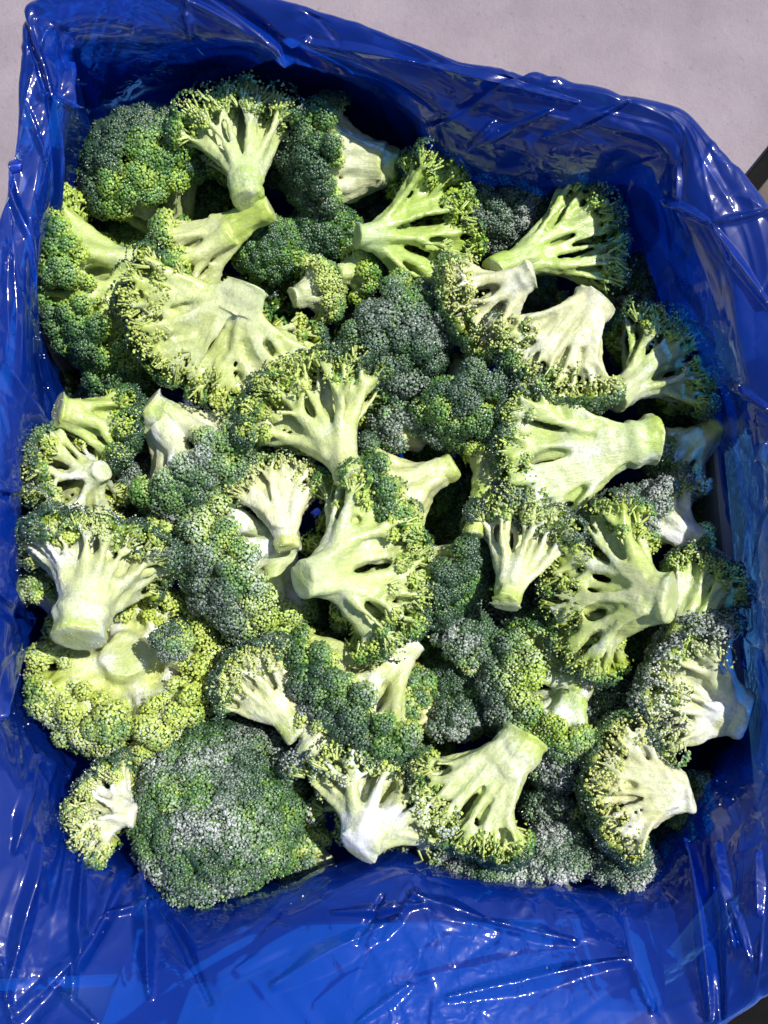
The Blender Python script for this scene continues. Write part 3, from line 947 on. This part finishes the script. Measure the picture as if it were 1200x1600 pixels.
def fl(c, R, s, dz=0, **kw):
    kw.update(c=c, R=R, s=s, dz=dz, seed=kw.get('seed', 100 + len(SPECS) * 7))
    SPECS.append(kw)


# --- top rows
fl((373, 205), 78, (392, 316), 11, z=4, dark=.46, yel=.2, frost=.3, cream=.5, rs=28, h0=.4, th=98, gap=.08, cut=.42,
   label='floret with its round cut stalk end facing out, at the back near the bag')
fl((235, 275), 108, (290, 400), -34, z=4, dark=.66, yel=.1, frost=.35, fy=.85, th=95, fan=0, pack=.64, lump=.025,
   label='large domed dark green floret in the back corner of the bag')
fl((150, 455), 124, (252, 408), 8, z=4, g=1.0, dark=.62, yel=.15, frost=.3, fx=1.12, fy=.6, rs=26, th=105,
   label='tall dark floret against the side of the bag with lime stalk pointing to the middle')
fl((300, 400), 66, (425, 325), 12, z=8, dark=.50, yel=.25, frost=.2, cream=.55, rs=24, h0=.5, th=88, gap=.1,
   label='small floret with long smooth pale stalk lying above the big yellow cut floret')
fl((425, 395), 62, (425, 420), -18, z=-6, dark=.62, yel=.15, frost=.2, th=95,
   label='small round green floret under the end of a long pale stalk')
fl((515, 258), 80, (628, 262), 2, z=4, dark=.80, yel=.12, frost=.3, cream=.9, fy=.8, rs=36, th=98,
   label='very dark floret with a thick icy white stalk at the back of the heap')
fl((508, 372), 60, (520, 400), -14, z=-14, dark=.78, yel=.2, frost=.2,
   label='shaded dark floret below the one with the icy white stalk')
fl((655, 368), 100, (556, 368), 10, z=0, dark=.45, yel=.12, frost=.15, cut=.22, rs=22, br=.62, h0=.3, th=95, gap=.18, cream=.05, np=6,
   label='open bright green floret showing glossy branching stems, near the bag fold')
fl((775, 338), 62, (760, 300), -12, z=-6, dark=.78, yel=.25, frost=.55, cream=.5,
   label='round frosty grey green floret behind the open branching one')
fl((905, 372), 90, (768, 425), 6, z=2, g=1.0, dark=.52, yel=.1, frost=.25, cut=.30, rs=25, br=.62, h0=.45, th=85, gap=.1, cream=.1, np=5,
   label='long floret with bright green forked stem reaching to the bag corner')
fl((760, 480), 76, (835, 425), 12, z=8, dark=.18, yel=.55, frost=.45, cream=.9, cut=.5, rs=27, th=95,
   label='yellowed cream floret with a rounded white stalk stub')
fl((872, 550), 88, (932, 462), 2, z=10, dark=.25, yel=.35, frost=.35, cream=.9, cut=.3, rs=40, br=.45, h0=.3, th=85, gap=.1,
   label='cream coloured cut floret with holes between pale branches')
fl((1035, 562), 88, (958, 625), 8, z=-4, g=1.0, dark=.48, yel=.08, frost=.35, cream=.2, cut=.32, rs=27, br=.6, h0=.4, th=95, gap=.15, np=6,
   label='wide floret with two frosted green branches beside the bag wall')
fl((868, 712), 118, (1030, 685), 0, z=8, g=1.0, dark=.45, yel=.2, frost=.45, cream=.45, cut=.12, rs=42, br=.5, h0=.5, th=98,
   label='large halved floret with a broad square cut stalk end')
fl((1058, 715), 56, (1128, 660), 10, z=-10, dark=.62, yel=.3, frost=.5, cream=.7, rs=22, th=95,
   label='small floret with pale bluish stalk pointing at the bag wall')
fl((1035, 808), 62, (1098, 852), 8, z=-6, dark=.78, yel=.25, frost=.6, cream=.7, rs=24, th=95,
   label='grey frosted floret with short white stalk near the bag wall')
# --- middle
fl((348, 530), 128, (390, 442), 8, z=12, g=1.0, fan=.35, dark=.35, yel=.42, frost=.3, cream=.35, cut=.06, rs=40, br=.42, h0=.4, th=122, fx=1.15, inn=.9,
   label='big halved yellow green floret fanning out from a broad pale stalk')
fl((622, 545), 86, (560, 520), -16, z=8, dark=.64, yel=.3, frost=.42, fy=.9, th=100,
   label='round floret half frosty dark green and half yellow')
fl((492, 640), 96, (548, 752), 16, z=0, dark=.58, yel=.2, frost=.3, cream=.4, rs=27, br=.62, h0=.5, th=100, gap=.1, np=6, cut=.45,
   label='floret with long pale forked stalk pointing down at the centre of the heap')
fl((732, 634), 74, (712, 560), -14, z=8, dark=.50, yel=.1, frost=.45, th=100,
   label='rounded mid green floret right of the centre, pale stump above it')
fl((622, 672), 48, (662, 700), -4, z=-10, dark=.75, yel=.4, frost=.45, cream=.6,
   label='tiny dark floret with a yellow edge in the centre of the heap')
fl((612, 775), 80, (712, 725), 4, z=4, dark=.74, yel=.3, frost=.3, cream=.6, rs=24, fy=.85,
   label='beady dark floret with torn cream branches on its far edge')
fl((768, 722), 40, (738, 838), 8, z=0, dark=.35, yel=.2, frost=.3, cream=.4, rs=18, h0=.55, th=80,
   label='slim upright floret sprig with pale stem and little crown')
fl((818, 838), 74, (790, 945), 14, z=0, dark=.58, yel=.25, frost=.4, cream=.8, rs=24, br=.7, h0=.3, th=88, np=4, cut=.5,
   label='floret with a forked waxy white stalk and dark frosty top')
fl((318, 722), 104, (228, 628), 12, z=6, fan=.15, dark=.74, yel=.15, frost=.5, cream=1.0, rs=34, th=108, fy=.85,
   label='dark floret with chunky ice white stalk below the big yellow one')
fl((170, 662), 58, (88, 640), 12, z=-4, dark=.5, yel=.1, frost=.25, cream=.15, rs=30, br=.5, h0=.3, th=85, gap=.15, cut=.6,
   label='small floret showing cut green stalk end beside the bag')
fl((118, 755), 82, (160, 735), 10, z=0, dark=.60, yel=.35, frost=.45, cream=.4, rs=20, fy=.75, cut=.62,
   label='broken small floret with mixed dark and yellow buds beside the bag')
fl((390, 885), 118, (462, 835), 6, z=4, dark=.68, yel=.15, frost=.55, cream=.4, rs=32, fy=.75, fx=1.1, th=110,
   label='large frosty floret with a square green stalk stub at its edge')
fl((435, 765), 58, (450, 860), 6, z=-2, dark=.25, yel=.4, frost=.45, cream=.8, cut=.25, rs=24,
   label='pale yellow cut floret above the large frosty one')
fl((572, 880), 116, (470, 905), 16, z=8, dark=.38, yel=.22, frost=.35, cream=.35, cut=.28, rs=34, br=.58, h0=.4, th=102, gap=.05, np=6,
   label='large floret fanning from a pointed pale stalk in the middle of the heap')
fl((692, 902), 70, (632, 850), 0, z=-2, dark=.72, yel=.2, frost=.35, cream=.6, rs=20, th=100,
   label='dark wedge shaped floret right of the large fanned one')
fl((155, 862), 98, (122, 1000), 18, z=6, dark=.70, yel=.3, frost=.45, cream=.5, rs=46, br=.5, h0=.5, th=92, fz=.55, cut=.55,
   label='mushroom shaped floret with a thick pale stalk near the bag')
fl((205, 1055), 132, (195, 1022), 20, z=0, dark=.52, yel=.36, frost=.5, cream=.25, rs=44, h0=.5, th=128, fy=.9, fan=.12, inn=1.0,
   label='very large floret seen from its cut green stalk with yellow buds')
fl((268, 1005), 32, (265, 1015), -12, z=14, dark=.80, yel=.2, frost=.55,
   label='tiny round dark tuft sitting on the very large yellow floret')
# --- lower
fl((402, 1058), 60, (470, 1150), 2, z=-6, dark=.45, yel=.3, frost=.35, cream=.85, rs=26, cut=.4,
   label='small cream floret with pale stalk behind the biggest dome')
fl((560, 1092), 108, (648, 1000), -2, z=4, dark=.80, yel=.3, frost=.45, cream=.35, rs=26, fy=.75, th=100,
   label='broad very dark floret with yellow right edge and pale stalk')
fl((727, 1002), 56, (700, 1030), -12, z=-12, dark=.78, yel=.4, frost=.65,
   label='frosted grey floret with one yellow tip beside a dark gap')
fl((838, 1062), 102, (918, 1075), 12, z=0, dark=.68, yel=.12, frost=.55, cream=.2, rs=30, fy=.75, th=108,
   label='dark floret with square light green stalk stub and ragged green side')
fl((878, 1128), 62, (900, 1085), 2, z=4, dark=.42, yel=.15, frost=.5, cream=.2, rs=26, th=95,
   label='ragged light green lump beside the dark floret with the square stub')
fl((868, 1190), 44, (860, 1150), -8, z=-10, dark=.82, yel=.25, frost=.55,
   label='small dark frosted floret above the one at the fanned pale floret')
fl((858, 1258), 40, (865, 1225), -8, z=-16, dark=.74, yel=.2, frost=.6,
   label='small frosted floret tucked right of the fanned pale floret')
fl((948, 915), 108, (1052, 935), 16, z=12, dark=.38, yel=.28, frost=.35, cream=.3, rs=42, br=.55, h0=.45, th=104, cut=.22, np=7,
   label='big lime floret with a thick tapering stalk pointing to the bag')
fl((1098, 912), 56, (1052, 1030), 6, z=-2, dark=.42, yel=.12, frost=.35, cream=.25, rs=26, br=.6, th=88, cut=.35,
   label='leaning light green floret beside the big lime one')
fl((1080, 1075), 90, (1172, 1125), 4, z=0, dark=.55, yel=.4, frost=.62, cream=.9, rs=44, fy=.8, cut=.45, th=108,
   label='icy floret caked in white frost against the bag wall')
fl((985, 1230), 84, (1082, 1238), 4, z=4, dark=.30, yel=.65, frost=.4, cream=.75, cut=.30, rs=38, th=105,
   label='yellow brown cut floret with dark rim in the near right corner')
fl((1092, 1255), 44, (1110, 1280), -8, z=-14, dark=.5, yel=.3, frost=.5, cream=.7,
   label='small pale floret tucked behind the yellow brown one at the bag')
fl((740, 1250), 96, (822, 1148), -3, z=8, g=1.0, dark=.38, yel=.22, frost=.3, cream=.45, cut=.2, rs=44, br=.42, h0=.45, th=92, np=7,
   label='fanned pale halved floret with many thin stems, near the front')
fl((592, 1255), 100, (560, 1325), 14, z=2, dark=.35, yel=.28, frost=.65, cream=.6, rs=40, br=.5, h0=.45, th=104, cut=.4,
   label='frosty pale floret with a wide cream stalk beside the biggest dome')
fl((345, 1262), 138, (345, 1300), -46, z=14, dark=.72, yel=.12, frost=.55, fy=1.0, th=92, fz=.8, pack=.62, lump=.02,
   label='biggest floret, a smooth round dark green dome at the front')
fl((168, 1265), 62, (215, 1275), 2, z=-2, dark=.5, yel=.35, frost=.5, cream=.8, rs=22, cut=.4,
   label='small pale floret squeezed between the biggest dome and the bag')
fl((755, 1345), 58, (760, 1390), -10, z=-4, dark=.70, yel=.2, frost=.6,
   label='frosted floret along the front fold of the bag, leftmost of three')
fl((868, 1335), 52, (880, 1390), -8, z=-3, dark=.60, yel=.45, frost=.7, cream=.6,
   label='frosted floret along the front fold of the bag, middle of three')
fl((962, 1345), 54, (960, 1395), -8, z=-5, dark=.66, yel=.3, frost=.6, cream=.5,
   label='frosted floret along the front fold of the bag, nearest the corner')
# --- lower layer showing in the gaps
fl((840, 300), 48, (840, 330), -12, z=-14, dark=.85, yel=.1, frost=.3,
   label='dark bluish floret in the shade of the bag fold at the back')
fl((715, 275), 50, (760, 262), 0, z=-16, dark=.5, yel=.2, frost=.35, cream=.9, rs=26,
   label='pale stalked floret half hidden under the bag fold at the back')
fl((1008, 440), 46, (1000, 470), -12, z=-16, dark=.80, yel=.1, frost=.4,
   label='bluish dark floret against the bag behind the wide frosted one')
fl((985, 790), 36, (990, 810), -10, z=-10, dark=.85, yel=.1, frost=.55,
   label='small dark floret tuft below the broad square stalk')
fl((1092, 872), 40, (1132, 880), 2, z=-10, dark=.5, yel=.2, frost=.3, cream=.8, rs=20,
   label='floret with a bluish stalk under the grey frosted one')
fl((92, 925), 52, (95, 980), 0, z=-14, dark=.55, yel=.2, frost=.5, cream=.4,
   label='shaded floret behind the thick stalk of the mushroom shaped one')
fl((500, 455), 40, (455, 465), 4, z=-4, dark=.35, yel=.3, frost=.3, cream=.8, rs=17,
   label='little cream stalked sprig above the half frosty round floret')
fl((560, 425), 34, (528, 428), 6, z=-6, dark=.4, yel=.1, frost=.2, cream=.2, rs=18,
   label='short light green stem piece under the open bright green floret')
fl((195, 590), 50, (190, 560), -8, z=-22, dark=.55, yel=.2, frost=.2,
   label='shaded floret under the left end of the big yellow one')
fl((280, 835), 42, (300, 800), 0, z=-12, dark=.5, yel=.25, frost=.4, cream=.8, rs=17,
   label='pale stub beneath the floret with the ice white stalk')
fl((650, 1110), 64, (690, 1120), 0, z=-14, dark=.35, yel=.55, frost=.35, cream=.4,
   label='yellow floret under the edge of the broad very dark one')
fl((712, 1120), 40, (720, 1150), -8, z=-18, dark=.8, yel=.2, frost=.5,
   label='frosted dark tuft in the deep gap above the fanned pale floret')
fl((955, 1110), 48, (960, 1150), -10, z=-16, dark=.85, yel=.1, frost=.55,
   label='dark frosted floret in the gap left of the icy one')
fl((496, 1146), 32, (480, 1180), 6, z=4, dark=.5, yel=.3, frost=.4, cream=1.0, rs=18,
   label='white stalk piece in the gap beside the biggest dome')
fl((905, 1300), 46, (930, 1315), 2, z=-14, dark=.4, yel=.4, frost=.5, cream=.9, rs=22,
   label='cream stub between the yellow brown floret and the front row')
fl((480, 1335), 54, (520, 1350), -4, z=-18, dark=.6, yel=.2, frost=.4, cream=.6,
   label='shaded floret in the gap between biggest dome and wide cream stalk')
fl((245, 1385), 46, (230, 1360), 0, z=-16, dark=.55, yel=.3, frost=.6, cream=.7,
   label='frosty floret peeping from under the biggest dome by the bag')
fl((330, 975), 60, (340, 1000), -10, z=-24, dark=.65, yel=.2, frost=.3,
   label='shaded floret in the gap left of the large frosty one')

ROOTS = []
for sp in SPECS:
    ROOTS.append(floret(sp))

# --- a bottom layer, deep in shadow, sharing the shapes of florets above
def copy_tree(o, label):
    c = o.copy(); COL.objects.link(c)
    for ch in list(o.children):
        d = ch.copy(); COL.objects.link(d); d.parent = c
        d.matrix_parent_inverse = ch.matrix_parent_inverse
    c['label'] = label
    return c


rngf = np.random.default_rng(77)
src = [1, 4, 6, 8, 17, 19, 30]
DEEP = [
    (200, 410, 'under the domed floret in the back corner'), (300, 330, 'between the corner dome and the round cut stalk end'),
    (430, 480, 'right of the big halved yellow floret'), (590, 330, 'between the icy white stalk and the open bright green floret'),
    (820, 430, 'between the yellowed cream floret and the cream cut one'), (560, 580, 'left of the half frosty half yellow round floret'),
    (200, 620, 'above the small cut green stalk end beside the bag'), (90, 640, 'by the bag below the tall dark floret'),
    (690, 740, 'between the beady dark floret and the slim sprig'), (1080, 640, 'by the bag wall under the wide two branched floret'),
    (1000, 500, 'between the cream cut floret and the wide two branched one'), (240, 780, 'left of the chunky ice white stalk'),
    (740, 860, 'above the dark wedge shaped floret'), (1060, 780, 'above the grey frosted floret with short white stalk'),
    (470, 980, 'beneath the pointed pale stalk in the middle'), (640, 990, 'left of the frosted grey one with a yellow tip'),
    (770, 930, 'left of the forked waxy white stalk tip'), (840, 970, 'right of the forked waxy white stalk tip'),
    (1080, 980, 'under the leaning light green floret'), (480, 1200, 'right of the biggest dome'),
    (640, 1170, 'left of the fanned pale halved floret'), (730, 1080, 'under the frosted grey one with a yellow tip'),
    (1000, 1060, 'between the big lime floret and the icy one'), (850, 1250, 'behind the small frosted one right of the fanned pale floret'),
    (440, 230, 'between the round cut stalk end and the very dark floret'), (560, 470, 'under the short light green stem piece'),
    (340, 510, 'showing through the gaps of the big halved yellow floret'), (560, 880, 'showing through the gaps of the large fanned floret'),
    (1040, 1290, 'beyond the yellow brown floret in the near corner'), (660, 1300, 'under the wide cream stalk at the front fold'),
]
for i, (px, py, where) in enumerate(DEEP):
    o = copy_tree(ROOTS[src[i % len(src)]], 'shadowed floret ' + where)
    L_, R_ = DIM[ROOTS[src[i % len(src)]].name]
    s_ = 0.028 / R_
    p = at(px, py, -0.057 + rngf.normal(0, 0.003))
    q = Matrix.Rotation(rngf.uniform(0, 6.28), 3, 'Z') @ Matrix.Rotation(rngf.normal(0, 0.5), 3, 'X')
    o.matrix_world = Matrix.LocRotScale(Vector(p) - q @ Vector((0, 0, L_ * s_)), q.to_quaternion(), Vector((s_,) * 3))
    o['group'] = 'florets buried deep in the heap'

print('built', len(SPECS), 'florets', round(time.time() - T0, 1), 's; tris',
      sum(sum(len(p.vertices) - 2 for p in m.polygons) if len(m.polygons) < 50 else (len(m.loops) - 2 * len(m.polygons)) for m in bpy.data.meshes))
